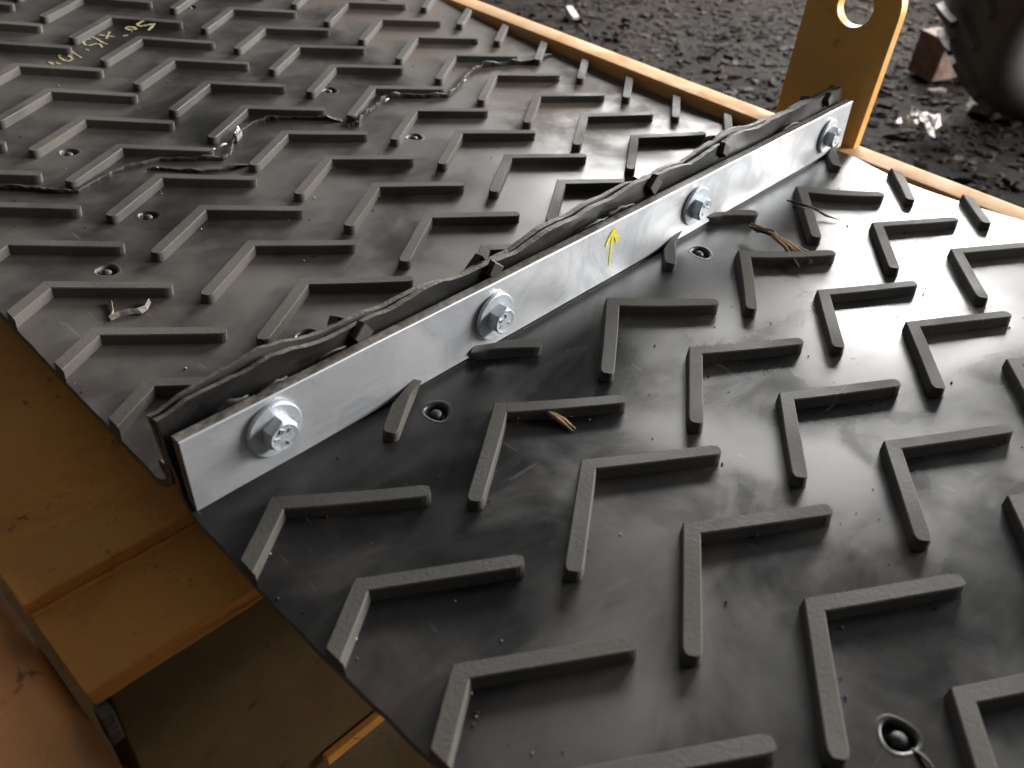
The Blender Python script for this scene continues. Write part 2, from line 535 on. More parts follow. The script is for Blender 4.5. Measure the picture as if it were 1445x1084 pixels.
# sliver of rubber standing out of the nearest socket
v, f = [], []
for i, (x, y, h, w) in enumerate(((0.757, 2.985, 0.0, .003), (0.750, 3.012, 0.012, .005), (0.739, 3.038, 0.016, .005), (0.722, 3.075, 0.004, .002))):
    v += [lifted(front, x - w, y, h), lifted(front, x + w, y, h), lifted(front, x + w * .3, y, h - .012)]
for i in range(3):
    for j in range(3):
        f.append((i * 3 + j, i * 3 + (j + 1) % 3, i * 3 + 3 + (j + 1) % 3, i * 3 + 3 + j))
mk_obj('rubber_sliver', v, f, M_CUT, belt_f, True)
# ------------------------------------------------------------------ tears in the rear run
def tear(line, hmax, seed):
    rr = random.Random(seed)
    # subdivide
    pts = []
    for a, b in zip(line[:-1], line[1:]):
        for k in range(6):
            t = k / 6
            pts.append((a[0] * (1 - t) + b[0] * t, a[1] * (1 - t) + b[1] * t))
    pts.append(line[-1])
    v, f = [], []
    n = len(pts)
    for i, (x, y) in enumerate(pts):
        a = pts[max(0, i - 1)]; b = pts[min(n - 1, i + 1)]
        d = Vector((b[0] - a[0], b[1] - a[1])).normalized()
        lat = Vector((d.y, -d.x))            # to the far side
        if lat.y > 0: lat = -lat
        e = min(1, i / 5, (n - 1 - i) / 5)
        h = hmax * e * (0.45 + 0.9 * abs(noise.noise(Vector((i * 0.17, seed, 0)))) + 0.12 * rr.random()) + 0.002
        jj = 0.004 * rr.uniform(-1, 1)
        for off, hh in ((0.075, -0.002), (0.035, h * 0.35), (0.008, h), (-0.002 + jj, h * 0.98), (-0.004 + jj, h * 0.6), (0.004, -0.012)):
            v.append(lifted(back, min(XR - .01, max(XL + .01, x + lat.x * off)), y + lat.y * off, hh))
    m = 6
    for i in range(n - 1):
        for j in range(m - 1):
            f.append((i * m + j, i * m + j + 1, (i + 1) * m + j + 1, (i + 1) * m + j))
    fm = [1 if (q % (m - 1)) >= 3 else 0 for q in range(len(f))]  # near faces darker torn rubber, also painting in the slit's shadow
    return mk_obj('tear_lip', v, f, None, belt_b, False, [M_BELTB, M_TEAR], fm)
T1 = [(XL + .02, -2.30), (0.05, -2.21), (0.226, -2.135), (0.365, -2.04), (0.46, -1.94), (0.56, -1.89), (0.736, -1.99), (0.91, -2.05), (1.142, -2.06), (1.345, -1.955), (1.477, -1.88), (1.56, -1.93), (1.658, -2.06), (1.787, -2.18), (1.906, -2.25), (2.052, -2.276), (2.227, -2.20), (2.40, -2.08), (2.50, -1.98)]  # tear lines from image pixels projected onto the belt, then shifted by hand
T2 = [(2.46, -1.90), (2.56, -1.87), (2.658, -1.95), (2.764, -1.99), (2.895, -2.05), (3.017, -2.12), (3.144, -2.07), (3.316, -1.95), (3.452, -1.88), (3.599, -1.95), (3.771, -2.046), (3.918, -2.123), (4.094, -2.168), (4.316, -2.091), (4.50, -2.0), (4.70, -2.01), (4.86, -2.03)]
T3 = [(1.02, -1.98), (1.08, -1.953), (1.176, -1.873), (1.272, -1.792), (1.418, -1.749), (1.60, -1.745)]
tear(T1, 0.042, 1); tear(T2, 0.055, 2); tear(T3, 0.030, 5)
# frayed white cords standing out of the tear
M_CORD = mat_simple('frayed_cord', (0.55, 0.53, 0.49), 0.8, 0, 0.2, 900, 0.4, 0.0006)
def ribbon_tube(name, pts, r, mat, parent=None, seg=5):
    v, f = [], []
    n = len(pts)
    for i, p in enumerate(pts):
        a, b = pts[max(0, i - 1)], pts[min(n - 1, i + 1)]
        d = (b - a).normalized()
        s = d.orthogonal().normalized(); t = d.cross(s)
        rr_ = r[i] if isinstance(r, (list, tuple)) else r
        for k in range(seg):
            an = 2 * pi * k / seg
            v.append(p + (s * cos(an) + t * sin(an)) * rr_)
    for i in range(n - 1):
        for k in range(seg):
            f.append((i * seg + k, i * seg + (k + 1) % seg, (i + 1) * seg + (k + 1) % seg, (i + 1) * seg + k))
    f.append(tuple(range(seg))); f.append(tuple((n - 1) * seg + k for k in range(seg)))
    return mk_obj(name, v, f, mat, parent, True)
for q in range(6):
    x, y = 1.72 + 0.014 * q, -2.14 - 0.012 * q
    pts = [lifted(back, x, y - .01, .01), lifted(back, x + .01 * sin(q), y + .02, .05 + .01 * sin(q * 2)), lifted(back, x - .012, y + .05, .035), lifted(back, x - .02, y + .065, .004)]
    ribbon_tube('frayed_cord', pts, 0.0011, M_CORD, belt_b)
for (x0, y0, x1, y1) in ((1.40, -2.02, 1.50, -2.02), (1.53, -2.03, 1.60, -2.05), (2.93, -2.05, 3.00, -2.08), (3.70, -2.0, 3.76, -2.03)):
    pts = [lifted(back, x0 + (x1 - x0) * t, y0 + (y1 - y0) * t + .014, .028 + .008 * sin(t * 3)) for t in (0, .33, .66, 1)]
    ribbon_tube('frayed_cord', pts, [0.0004, 0.0012, 0.0011, 0.0004], M_CORD, belt_b)

# ------------------------------------------------------------------ chalk writing on the rear run
CHALK = [[(1.251, -3.852), (1.258, -3.804)], [(1.288, -3.827), (1.3, -3.786)], [(1.365, -3.94), (1.408, -3.969), (1.426, -3.924), (1.419, -3.844), (1.38, -3.811), (1.355, -3.84), (1.35, -3.901), (1.365, -3.94)], [(1.473, -3.988), (1.478, -3.921), (1.483, -3.841)], [(1.585, -3.985), (1.595, -3.955)], [(1.706, -3.97), (1.722, -4.037), (1.694, -4.058), (1.644, -4.041), (1.618, -4.065), (1.632, -4.123), (1.676, -4.163), (1.711, -4.163)], [(1.735, -4.204), (1.75, -4.143), (1.753, -4.063), (1.768, -4.008)], [(1.803, -4.22), (1.844, -4.173), (1.889, -4.134)], [(1.905, -4.248), (1.861, -4.186), (1.814, -4.122)], [(1.951, -4.128), (1.996, -4.13)]]  # strokes traced in image pixels, unprojected onto the belt and baked
CHALK = [[(x, y + 0.035) for x, y in st_] for st_ in CHALK]
CHALK_RIB = [[(1.993, -4.112), (2.03, -4.128), (2.058, -4.096), (2.055, -4.056), (2.012, -4.058), (1.986, -4.085), (1.993, -4.112)], [(2.189, -4.2), (2.107, -4.147), (2.111, -4.104), (2.24, -4.112), (2.125, -4.0)]]
v, f = [], []
cr = random.Random(5)
for stroke in CHALK + CHALK_RIB:
    pts = []
    for a, b in zip(stroke[:-1], stroke[1:]):
        pts += [(a[0] * (1 - t) + b[0] * t, a[1] * (1 - t) + b[1] * t) for t in (0, .25, .5, .75)]
    pts.append(stroke[-1])
    base = len(v)
    for i, (x, y) in enumerate(pts):
        a, b = pts[max(0, i - 1)], pts[min(len(pts) - 1, i + 1)]
        d = Vector((b[0] - a[0], b[1] - a[1])).normalized()
        w = 0.0095 * cr.uniform(0.45, 1.3)
        hh = 0.056 if stroke in CHALK_RIB else 0.0035
        for sg in (1, -1):
            v.append(lifted(back, x - d.y * w * sg, y + d.x * w * sg, hh))
        if i:
            f.append((base + 2 * i - 2, base + 2 * i - 1, base + 2 * i + 1, base + 2 * i))
mk_obj('chalk_writing', v, f, M_CHALK, belt_b)

# ------------------------------------------------------------------ clamp bar with bolts
B0 = Vector((-0.219, 0.7514, -0.05)); BL, BH, BT = 5.14, 0.330, 0.050
bd = Vector((cos(-0.0128), sin(-0.0128), -0.012)).normalized()
bu = Vector((0, -sin(-0.0365), -cos(-0.0365))); bu = (bu - bd * bu.dot(bd)).normalized()
bn = Vector((0, 1, 0)); bn = (bn - bd * bn.dot(bd) - bu * bn.dot(bu)).normalized()   # towards the camera
def BAR(a, h, out=0.0):
    return W(*(B0 + bd * a + bu * h + bn * out))
clamp = thing('clamp_bar', 'long scuffed aluminium clamp bar with four hex bolts across the belt', 'clamp bar', BAR(BL / 2, 0, -BT / 2))
# plate with slightly uneven hand-cut edges
v, f = [], []
nb = 60
for i in range(nb + 1):
    a = BL * i / nb
    e1 = 0.0022 * noise.noise(Vector((a * 3, 1, 0))); e2 = 0.0022 * noise.noise(Vector((a * 3, 9, 0)))
    bow = 0.004 * sin(a / BL * pi)
    for h, o_ in ((0.004 + e1, 0), (0.0 + e1, -0.004), (0.0 + e1, -BT), (BH + e2, -BT), (BH + e2, -0.004), (BH - 0.004 + e2, 0)):
        v.append(BAR(a, h, o_ + bow))
for i in range(nb):
    for j in range(6):
        f.append((i * 6 + j, i * 6 + (j + 1) % 6, i * 6 + 6 + (j + 1) % 6, i * 6 + 6 + j))
f.append(tuple(range(6))); f.append(tuple(nb * 6 + j for j in range(6)))
M_GRIME = mat_simple('grimy_aluminium_edge', (0.14, 0.125, 0.11), 0.7, 0.2, 0.5, 180, 0.5, 0.001)
fm = [1 if (q % 6) in (1, 3) else 0 for q in range(nb * 6)] + [1, 1]
mk_obj('plate', v, f, None, clamp, False, [M_ALU, M_GRIME], fm)
def bow_at(a): return 0.004 * sin(a / BL * pi)
def ring(a0, h0, prof, seg, rot=0.0, tilt=(0, 0)):
    v, f = [], []
    for r, o_ in prof:
        for i in range(seg):
            an = 2 * pi * i / seg + rot
            x, y = r * cos(an), r * sin(an)
            v.append(BAR(a0 + x, h0 + y, o_ + bow_at(a0) + tilt[0] * x + tilt[1] * y))
    n = len(prof)
    for j in range(n - 1):
        for i in range(seg):
            f.append((j * seg + i, j * seg + (i + 1) % seg, (j + 1) * seg + (i + 1) % seg, (j + 1) * seg + i))
    f.append(tuple(range(seg))); f.append(tuple((n - 1) * seg + i for i in range(seg)))
    return v, f
for q, (a0, h0, rot) in enumerate(((0.349, 0.190, 0.42), (1.525, 0.164, 0.25), (3.175, 0.174, 0.05), (4.83, 0.162, 0.30))):  # bolt centres and the arrow strokes below: image pixels unprojected onto the bar
    rr = random.Random(q)
    tilt = (rr.uniform(-.03, .02), rr.uniform(-.02, .04))
    b = None
    # hexagonal head with its domed chamfer
    seg = 48
    v, f = [], []
    HT = 0.055
    prof = [(1.0, 0.022), (1.0, 0.022 + HT * 0.80)]
    def hexr(an): 
        t = (an % (pi / 3)) - pi / 6
        return 0.0585 / cos(t)
    rings = []
    for kind in range(4):
        for i in range(seg):
            an = 2 * pi * i / seg
            hr = hexr(an)
            if kind == 0: r, o_ = hr, 0.014
            elif kind == 1: r, o_ = hr, 0.022 + HT - 0.45 * (hr - 0.0585) - 0.006
            elif kind == 2: r, o_ = 0.0565, 0.022 + HT
            else: r, o_ = 0.042, 0.022 + HT - 0.002
            x, y = r * cos(an + rot), r * sin(an + rot)
            v.append(BAR(a0 + x, h0 + y, o_ + bow_at(a0) + tilt[0] * x + tilt[1] * y))
    for j in range(3):
        for i in range(seg):
            f.append((j * seg + i, j * seg + (i + 1) % seg, (j + 1) * seg + (i + 1) % seg, (j + 1) * seg + i))
    f.append(tuple(range(seg))); f.append(tuple(3 * seg + i for i in range(seg)))
    b = mk_obj('bolt', v, f, M_ZINC, clamp)
    v, f = ring(a0, h0, [(0.110, 0.0015), (0.115, 0.004), (0.115, 0.019), (0.112, 0.0215), (0.050, 0.0215)], 48, 0, tilt)
    mk_child('washer', v, f, M_ZINC, b)
    v, f = ring(a0, h0, [(0.038, -0.26), (0.038, -0.045)], 20)
    mk_child('shank', v, f, M_ZINC, b, smooth=False)
    # forged marks on the head: three ticks and a small triangle
    v, f = [], []
    def stroke(p, r_, w):
        d = Vector((r_[0] - p[0], r_[1] - p[1])).normalized()
        bs = len(v)
        for (x, y) in (p, r_):
            for sg in (1, -1):
                for o_ in (0.0, 0.005):
                    xx, yy = x - d.y * w * sg, y + d.x * w * sg
                    v.append(BAR(a0 + xx, h0 + yy, 0.019 + HT + o_ + bow_at(a0) + tilt[0] * xx + tilt[1] * yy))
        f.extend([(bs, bs + 1, bs + 3, bs + 2), (bs + 4, bs + 5, bs + 7, bs + 6), (bs + 1, bs + 3, bs + 7, bs + 5), (bs, bs + 1, bs + 5, bs + 4), (bs + 2, bs + 3, bs + 7, bs + 6)])
    g = rr.uniform(0, 2)
    for k in range(3):
        an = g + k * 2 * pi / 3
        stroke((0.022 * cos(an), 0.022 * sin(an)), (0.041 * cos(an), 0.041 * sin(an)), 0.0026)
    an = g + pi / 3
    tri = [(0.034 * cos(an) + 0.012 * cos(an + k * 2 * pi / 3), 0.034 * sin(an) + 0.012 * sin(an + k * 2 * pi / 3)) for k in range(3)]
    for k in range(3): stroke(tri[k], tri[(k + 1) % 3], 0.0020)
    mk_child('head_mark', v, f, M_MARK, b)
# yellow marker arrow
v, f = [], []
def mark(pts, ws):
    b0 = len(v)
    for i, (a, h) in enumerate(pts):
        p, n_ = pts[max(0, i - 1)], pts[min(len(pts) - 1, i + 1)]
        d = Vector((n_[0] - p[0], n_[1] - p[1])).normalized()
        for sg in (1, -1):
            wj = ws[i] * 0.8 * (1 + 0.25 * noise.noise(Vector((a * 90, h * 90, sg))))
            v.append(BAR(a - d.y * wj * sg, h + d.x * wj * sg, 0.0022 + bow_at(a) + 0.0006 * (b0 > 0)))
    for i in range(len(pts) - 1):
        f.append((b0 + 2 * i, b0 + 2 * i + 1, b0 + 2 * i + 3, b0 + 2 * i + 2))
mark([(2.393, 0.084), (2.395, 0.135), (2.396, 0.182), (2.400, 0.236), (2.402, 0.272)], [.006, .009, .011, .014, .012])
mark([(2.350, 0.214), (2.372, 0.250), (2.397, 0.286), (2.406, 0.290), (2.424, 0.256), (2.447, 0.212)], [.013, .014, .014, .014, .018, .020])
mk_obj('marker_arrow', v, f, M_MARKER, clamp)

# torn shreds of rubber cover hanging out between the bar and the flap
sr = random.Random(31)
for a0 in (0.16, 0.33, 0.60, 2.18, 2.40, 4.22):
    v, f = [], []
    ln = sr.uniform(0.14, 0.24); tw = sr.uniform(-0.6, 0.6); up = sr.uniform(0.008, 0.022)
    for i in range(7):
        t = i / 6
        a = a0 + ln * t; h = BH + 0.004 + up * sin(pi * t) + 0.006 * sr.uniform(-1, 1)
        o_ = -BT - 0.004 + 0.022 * sin(t * 2.6 + tw) * 0.5
        w = 0.010 * (0.35 + sin(pi * min(1, t * 1.1)) * sr.uniform(0.7, 1.2))
        ang = tw + t * 1.0
        for sg in (1, -1):
            v.append(BAR(a, h + sg * w * cos(ang), o_ + sg * w * sin(ang)))
    for i in range(6): f.append((2 * i, 2 * i + 1, 2 * i + 3, 2 * i + 2))
    o = mk_obj('rubber_shred', v, f, M_TEAR, belt_f, True)
    md = o.modifiers.new('thick', 'SOLIDIFY'); md.thickness = 0.0009

# ------------------------------------------------------------------ painted steel frame
frame = thing('conveyor_chassis', 'worn yellow painted steel conveyor chassis under and beside the belt', 'conveyor', W(2.4, 0.6, 3.0))
RS = 0.1057
def zrail(y): return -0.496 + RS * (y + 3.406)
def railp(x, y, d): return W(x, y + RS * d * 0, zrail(y) + d)
def rail_section(x0, x1, y0, y1, depth, rad, name, mat, n=80):
    # rounded top corners
    prof = []
    for k in range(5):
        a = pi / 2 * k / 4
        prof.append((x0 + rad - rad * cos(a), rad - rad * sin(a)))
    for k in range(5):
        a = pi / 2 * k / 4
        prof.append((x1 - rad + rad * sin(a), rad - rad * cos(a)))
    prof = [(x0, depth)] + prof + [(x1, depth)]
    v, f = [], []
    m = len(prof)
    for i in range(n + 1):
        y = y0 + (y1 - y0) * i / n
        w = 0.0035 * noise.noise(Vector((y * 1.6, x0, 0)))
        for (x, d) in prof:
            v.append(railp(x + w * 0.6, y, d + w))
    for i in range(n):
        for j in range(m):
            f.append((i * m + j, i * m + (j + 1) % m, (i + 1) * m + (j + 1) % m, (i + 1) * m + j))
    f.append(tuple(range(m))); f.append(tuple(n * m + j for j in range(m)))
    o = mk_obj(name, v, f, mat, frame, True)
    md = o.modifiers.new('split', 'EDGE_SPLIT'); md.split_angle = radians(40)
    return o
rail_section(4.935, 5.215, -9.0, 4.9, 0.62, 0.035, 'side_rail', M_YELD)
# lifting lug, square to the rail
lug_u = Vector((0, -RS, -1)).normalized(); lug_u = Vector((0, 0.095, -1)).normalized()
lug_r = Vector((0, 1, RS)).normalized()
LC = Vector((5.09, 0.375, zrail(0.36) + 0.06))
lw = 0.338; HC = 0.965
outl = []
outl += [(-lw, 0.0)]
for k in range(0, 25):
    a = pi - pi * k / 24
    outl.append((lw * cos(a), HC + lw * sin(a)))
outl += [(lw, 0.0)]
seg = 48
def lugp(a, h, x): return W(*(LC + lug_r * a + lug_u * h + Vector((x, 0, 0))))
bm = bmesh.new()
ov = [bm.verts.new(lugp(a, h, 0)) for a, h in outl]
hv = [bm.verts.new(lugp(0.02 + 0.128 * cos(2 * pi * k / seg), HC + 0.128 * sin(2 * pi * k / seg), 0)) for k in range(seg)]
es = [bm.edges.new((ov[i], ov[(i + 1) % len(ov)])) for i in range(len(ov))] + [bm.edges.new((hv[i], hv[(i + 1) % seg])) for i in range(seg)]
bmesh.ops.triangle_fill(bm, use_beauty=True, edges=es)
geo = bmesh.ops.extrude_face_region(bm, geom=bm.faces[:])
bmesh.ops.translate(bm, vec=Vector((0.105 * U, 0, 0)), verts=[g for g in geo['geom'] if isinstance(g, bmesh.types.BMVert)])
bmesh.ops.recalc_face_normals(bm, faces=bm.faces)
me = bpy.data.meshes.new('lifting_lug'); bm.to_mesh(me); bm.free()
me.materials.append(M_YEL)
lug = bpy.data.objects.new('lifting_lug', me); COL.objects.link(lug)
lug.parent = frame; lug.matrix_parent_inverse = Matrix.Translation(-frame.location)
bevel_mod(lug, 0.0007, 2)
# left side: deck plates stepping down towards the front, then a deep cross beam
def zdeck(y): return 0.135 + 0.06 * (y - 0.5)
def slab(name, x0, x1, y0, y1, top, thick, mat, bev=0.0012, tilt=0.0):
    zt = lambda x, y: top(y) + tilt * (x - x0)
    p = [W(x0, y0, zt(x0, y0)), W(x1, y0, zt(x1, y0)), W(x1, y1, zt(x1, y1)), W(x0, y1, zt(x0, y1))]
    v, f = prism(p, Vector((0, 0, -thick * U)))
    o = mk_obj(name, v, f, mat, frame)
    bevel_mod(o, bev, 3)
    return o
slab('deck_plate', -0.80, 4.93, -9.0, 0.47, lambda y: 0.20 + 0.085 * (y - 0.5), 0.07, M_YELW)
slab('step_plate', -0.79, 4.92, 0.473, 0.92, lambda y: 0.262 + 0.03 * (y - 0.5), 0.06, M_YELW)
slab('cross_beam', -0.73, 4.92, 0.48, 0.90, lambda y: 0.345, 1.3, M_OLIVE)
slab('lower_flange', -0.02, 4.92, 0.91, 0.955, lambda y: 1.55, 0.06, M_YELW)
slab('gap_dark_plate', -1.6, 4.92, -9.0, 3.4, lambda y: 1.9, 0.05, M_OLIVE)  # added plate, hides the ground below so the gap looks dark
# big rounded tube running along the outside, lower down
v, f = [], []
prof = []
x0, x1, zt, rad = -2.3, -0.812, 0.235, 0.13
for k in range(9):
    a = pi / 2 * k / 8
    prof.append((x0 + rad - rad * cos(a), zt + rad - rad * sin(a)))
for k in range(9):
    a = pi / 2 * k / 8
    prof.append((x1 - rad + rad * sin(a), zt + rad - rad * cos(a)))
prof = [(x0, 1.8)] + prof + [(x1, 1.8)]
m = len(prof); n = 24
for i in range(n + 1):
    y = -9 + 12.5 * i / n
    for (x, z) in prof: v.append(W(x, y, z + 0.06 * (y - 0.5)))
for i in range(n):
    for j in range(m):
        f.append((i * m + j, i * m + (j + 1) % m, (i + 1) * m + (j + 1) % m, (i + 1) * m + j))
f.append(tuple(range(m))); f.append(tuple(n * m + j for j in range(m)))
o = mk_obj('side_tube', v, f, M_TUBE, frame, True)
md = o.modifiers.new('split', 'EDGE_SPLIT'); md.split_angle = radians(40)
# weld beads where the plates meet
def weld(pts, r, seed, mat):
    rr = random.Random(seed)
    P = []
    for a, b in zip(pts[:-1], pts[1:]):
        for k in range(14):
            t = k / 14
            P.append(a.lerp(b, t) + Vector((rr.uniform(-1, 1), rr.uniform(-1, 1), rr.uniform(-1, 1))) * r * 0.18)
    P.append(pts[-1])
    return ribbon_tube('weld_bead', P, [r * rr.uniform(0.75, 1.2) for _ in P], mat, frame, 8)
weld([W(-0.79, 0.482, 0.262), W(-0.10, 0.482, 0.262)], 0.0022, 1, M_YELW)
weld([W(-0.78, 0.92, 0.335), W(-0.1, 0.92, 0.335)], 0.0016, 3, M_YELW)
slab('weld_tab', -0.79, -0.742, 0.91, 0.975, lambda y: 0.36, 0.16, M_WELD)

# ------------------------------------------------------------------ ground behind the frame
GZ = 3.0
def mat_ground():
    m, nt, b = new_mat('dark_rubbly_soil')
    k = NT(nt, b)
    n1 = k.noise(3.0, 8, 0.7); n2 = k.noise(26.0, 8, 0.75)
    c = k.mix(k.ramp(n1, 0.35, 0.65), (0.006, 0.0045, 0.0035), (0.013, 0.0095, 0.007))
    c = k.mix(k.ramp(n2, 0.52, 0.72), c, (0.07, 0.06, 0.05))
    bp = k.bump(n2, 1.0, 0.03)
    k.out(Base_Color=c, Roughness=0.9, Normal=bp)
    b.inputs['Specular IOR Level'].default_value = 0.12
    return m
M_SOIL = mat_ground()
v, f = [], []
n = 110
ext = 16.0
for i in range(n + 1):
    for j in range(n + 1):
        # dense near the seen strip, sparse far away
        a = (i / n) * 2 - 1; c = (j / n) * 2 - 1
        X = 2.0 + ext * (abs(a) ** 2.2) * (1 if a > 0 else -1)
        Y = 1.0 + ext * (abs(c) ** 2.2) * (1 if c > 0 else -1)
        z = 0.030 * noise.noise(Vector((X * 1.4, Y * 1.4, 0))) + 0.018 * noise.noise(Vector((X * 5, Y * 5, 2)))
        v.append(Vector((X, Y, (0.05 - GZ) * U + z)))
for i in range(n):
    for j in range(n):
        f.append((i * (n + 1) + j, (i + 1) * (n + 1) + j, (i + 1) * (n + 1) + j + 1, i * (n + 1) + j + 1))
g = mk_obj('ground', v, f, M_SOIL, None, True)
g['kind'] = 'structure'
def gz(X, Y):
    return (0.05 - GZ) * U + 0.030 * noise.noise(Vector((X * 1.4, Y * 1.4, 0))) + 0.018 * noise.noise(Vector((X * 5, Y * 5, 2)))
# rubble: shredded chips and stones, one mass
M_CHIP1 = mat_simple('dark_chips', (0.010, 0.0072, 0.0052), 0.75, 0, 0.6, 30, 0.4, 0.004, 0.1)
M_CHIP2 = mat_simple('brown_chips', (0.026, 0.0175, 0.0115), 0.85, 0, 0.5, 30, 0.4, 0.004, 0.1)
M_CHIP3 = mat_simple('pale_chips', (0.060, 0.045, 0.031), 0.85, 0, 0.4, 30, 0.4, 0.004, 0.1)
rr = random.Random(21)
v, f, fm = [], [], []
for q in range(38000):
    # spread over the strip the frame leaves visible
    X = rr.uniform(0.55, 5.5); Y = rr.uniform(-1.2, 5.2)
    if X < 1.2 and rr.random() < .6: continue
    s_ = 0.0035 + 0.0125 * rr.random() ** 3.0
    el = rr.uniform(0.5, 2.4)
    c = Vector((X, Y, gz(X, Y) + s_ * 0.25))
    an, ti = rr.uniform(0, 2 * pi), rr.uniform(-.5, .5)
    rm = Matrix.Rotation(an, 3, 'Z') @ Matrix.Rotation(ti, 3, 'X')
    b0 = len(v)
    for (x, y, z) in ((-1, -1, -.6), (1, -.7, -.6), (.9, 1, -.6), (-.8, .8, -.6), (-.6, -.7, .6), (.8, -.5, .45), (.5, .7, .6), (-.6, .5, .4)):
        v.append(c + rm @ Vector((x * s_ * el * rr.uniform(.7, 1.2), y * s_ * rr.uniform(.6, 1.2), z * s_ * rr.uniform(.3, 1.0))))
    F6 = ((0, 1, 5, 4), (1, 2, 6, 5), (2, 3, 7, 6), (3, 0, 4, 7), (4, 5, 6, 7))
    k = 0 if rr.random() < .62 else (1 if rr.random() < .8 else 2)
    for q_ in F6:
        f.append(tuple(b0 + t for t in q_)); fm.append(k)
rub = mk_obj('rubble', v, f, None, None, False, [M_CHIP1, M_CHIP2, M_CHIP3], fm, recalc=False)
rub['kind'] = 'stuff'
tag(rub, 'dark stony rubble and shredded chips covering the ground behind the frame', 'rubble')

# brick
def box_obj(name, c, size, rotz, rotx, mat, label, cat, bev=0.004, group=None, jag=0.0, seed=0):
    rr = random.Random(seed)
    hx, hy, hz = [s / 2 for s in size]
    rm = Matrix.Rotation(rotz, 3, 'Z') @ Matrix.Rotation(rotx, 3, 'X')
    bm = bmesh.new()
    bmesh.ops.create_cube(bm, size=1.0)
    for vv in bm.verts:
        vv.co = Vector((vv.co.x * size[0], vv.co.y * size[1], vv.co.z * size[2]))
    bmesh.ops.subdivide_edges(bm, edges=bm.edges[:], cuts=4, use_grid_fill=True)
    for vv in bm.verts:
        p = vv.co
        d = noise.noise_vector(p * 25 + Vector((seed, 0, 0))) * jag
        vv.co = Vector(c) + rm @ (p + d)
    me = bpy.data.meshes.new(name); bm.to_mesh(me); bm.free()
    me.materials.append(mat)
    o = bpy.data.objects.new(name, me); COL.objects.link(o)
    bevel_mod(o, bev, 2)
    tag(o, label, cat, group)
    return o
M_BRICK = mat_simple('dull_brick', (0.125, 0.078, 0.055), 0.9, 0, 0.35, 40, 0.5, 0.003)
def G(x, y, up=0.0):
    p = W(x, y, GZ); p.z = gz(p.x, p.y) + up
    return p
box_obj('brick', G(19.7, -3.45, 0.07), (0.16, 0.11, 0.13), radians(-20), radians(6), M_BRICK, 'reddish brown brick lying on the dark rubble beside the tyre', 'brick', 0.004, None, 0.006, 4)
M_STONE = mat_simple('pale_stone', (0.22, 0.20, 0.18), 0.85, 0, 0.3, 40, 0.4, 0.003)
box_obj('stone', G(17.87, -1.96, 0.015), (0.085, 0.05, 0.03), 0.5, 0.2, M_STONE, 'flat grey stone on the rubble between the brick and the frame rail', 'stone', 0.005, None, 0.012, 9)
box_obj('stone', G(18.6, -3.05, 0.012), (0.06, 0.022, 0.02), -0.4, 0.1, M_STONE, 'small pale splinter of stone just below the brick', 'stone', 0.003, None, 0.006, 12)
M_WHITE = mat_simple('pale_wood', (0.50, 0.46, 0.43), 0.8, 0, 0.2, 60, 0.3, 0.002)
box_obj('wood_offcut', G(17.74, -12.61, 0.02), (0.028, 0.075, 0.028), radians(-25), 0.35, M_WHITE, 'pale stubby offcut of wood lying behind the rail', 'wood offcut', 0.004, None, 0.003, 14)
# crumpled foil scrap
M_FOIL = mat_simple('crumpled_foil', (0.60, 0.57, 0.53), 0.45, 0.4, 0.25, 90, 0.4, 0.004)
fr = random.Random(8)
v, f = [], []
c = G(15.0, -2.0, 0.03)
nn = 9
for i in range(nn):
    for j in range(nn):
        a, b = i / (nn - 1) - .5, j / (nn - 1) - .5
        h = 0.03 * noise.noise(Vector((a * 5, b * 5, 4))) + 0.02 * fr.uniform(-1, 1) * .6
        v.append(c + Vector((a * 0.11 + fr.uniform(-.006, .006), b * 0.085 * (0.45 + abs(a) * 1.6) + fr.uniform(-.006, .006), h + 0.02)))
for i in range(nn - 1):
    for j in range(nn - 1):
        if fr.random() < 0.16: continue
        f.append((i * nn + j, (i + 1) * nn + j, (i + 1) * nn + j + 1, i * nn + j + 1))
o = mk_obj('foil_scrap', v, f, M_FOIL)
md = o.modifiers.new('thick', 'SOLIDIFY'); md.thickness = 0.001
tag(o, 'crumpled silvery foil scrap on the dark ground right of the lug', 'foil')

# ------------------------------------------------------------------ tyre at the upper right
M_TYRE = mat_rubber('tyre_rubber', 0.5, base=(0.06, 0.058, 0.055), rough=(0.6, 0.8), brown=(0.10, 0.09, 0.08))
TS = 0.32 / 0.522
contact = G(17.9, -0.75)
axis = -Vector((sin(radians(40)), cos(radians(40)), 0.42)).normalized()      # towards the viewer, leaning
hz = Vector((0, 0, 1)).cross(axis).normalized()
vz = axis.cross(hz).normalized()
tc = contact + vz * (0.32 - 0.01) - axis * 0.14
ty = thing('tyre', 'big worn black tyre standing at the upper right corner', 'tyre', contact)
prof = [(-0.14, 0.30), (-0.155, 0.38), (-0.15, 0.45), (-0.132, 0.495), (-0.115, 0.512), (-0.06, 0.52), (0, 0.522), (0.06, 0.52), (0.115, 0.512), (0.132, 0.495), (0.15, 0.45), (0.155, 0.38), (0.14, 0.30)]
v, f = [], []
seg = 72
for i in range(seg):
    a = 2 * pi * i / seg
    rd = (hz * cos(a) + vz * sin(a)) * TS
    for (w, r) in prof: v.append(tc + axis * w + rd * r)
m = len(prof)
for i in range(seg):
    for j in range(m):
        f.append((i * m + j, i * m + (j + 1) % m, ((i + 1) % seg) * m + (j + 1) % m, ((i + 1) % seg) * m + j))
mk_obj('carcass', v, f, M_TYRE, ty, True)
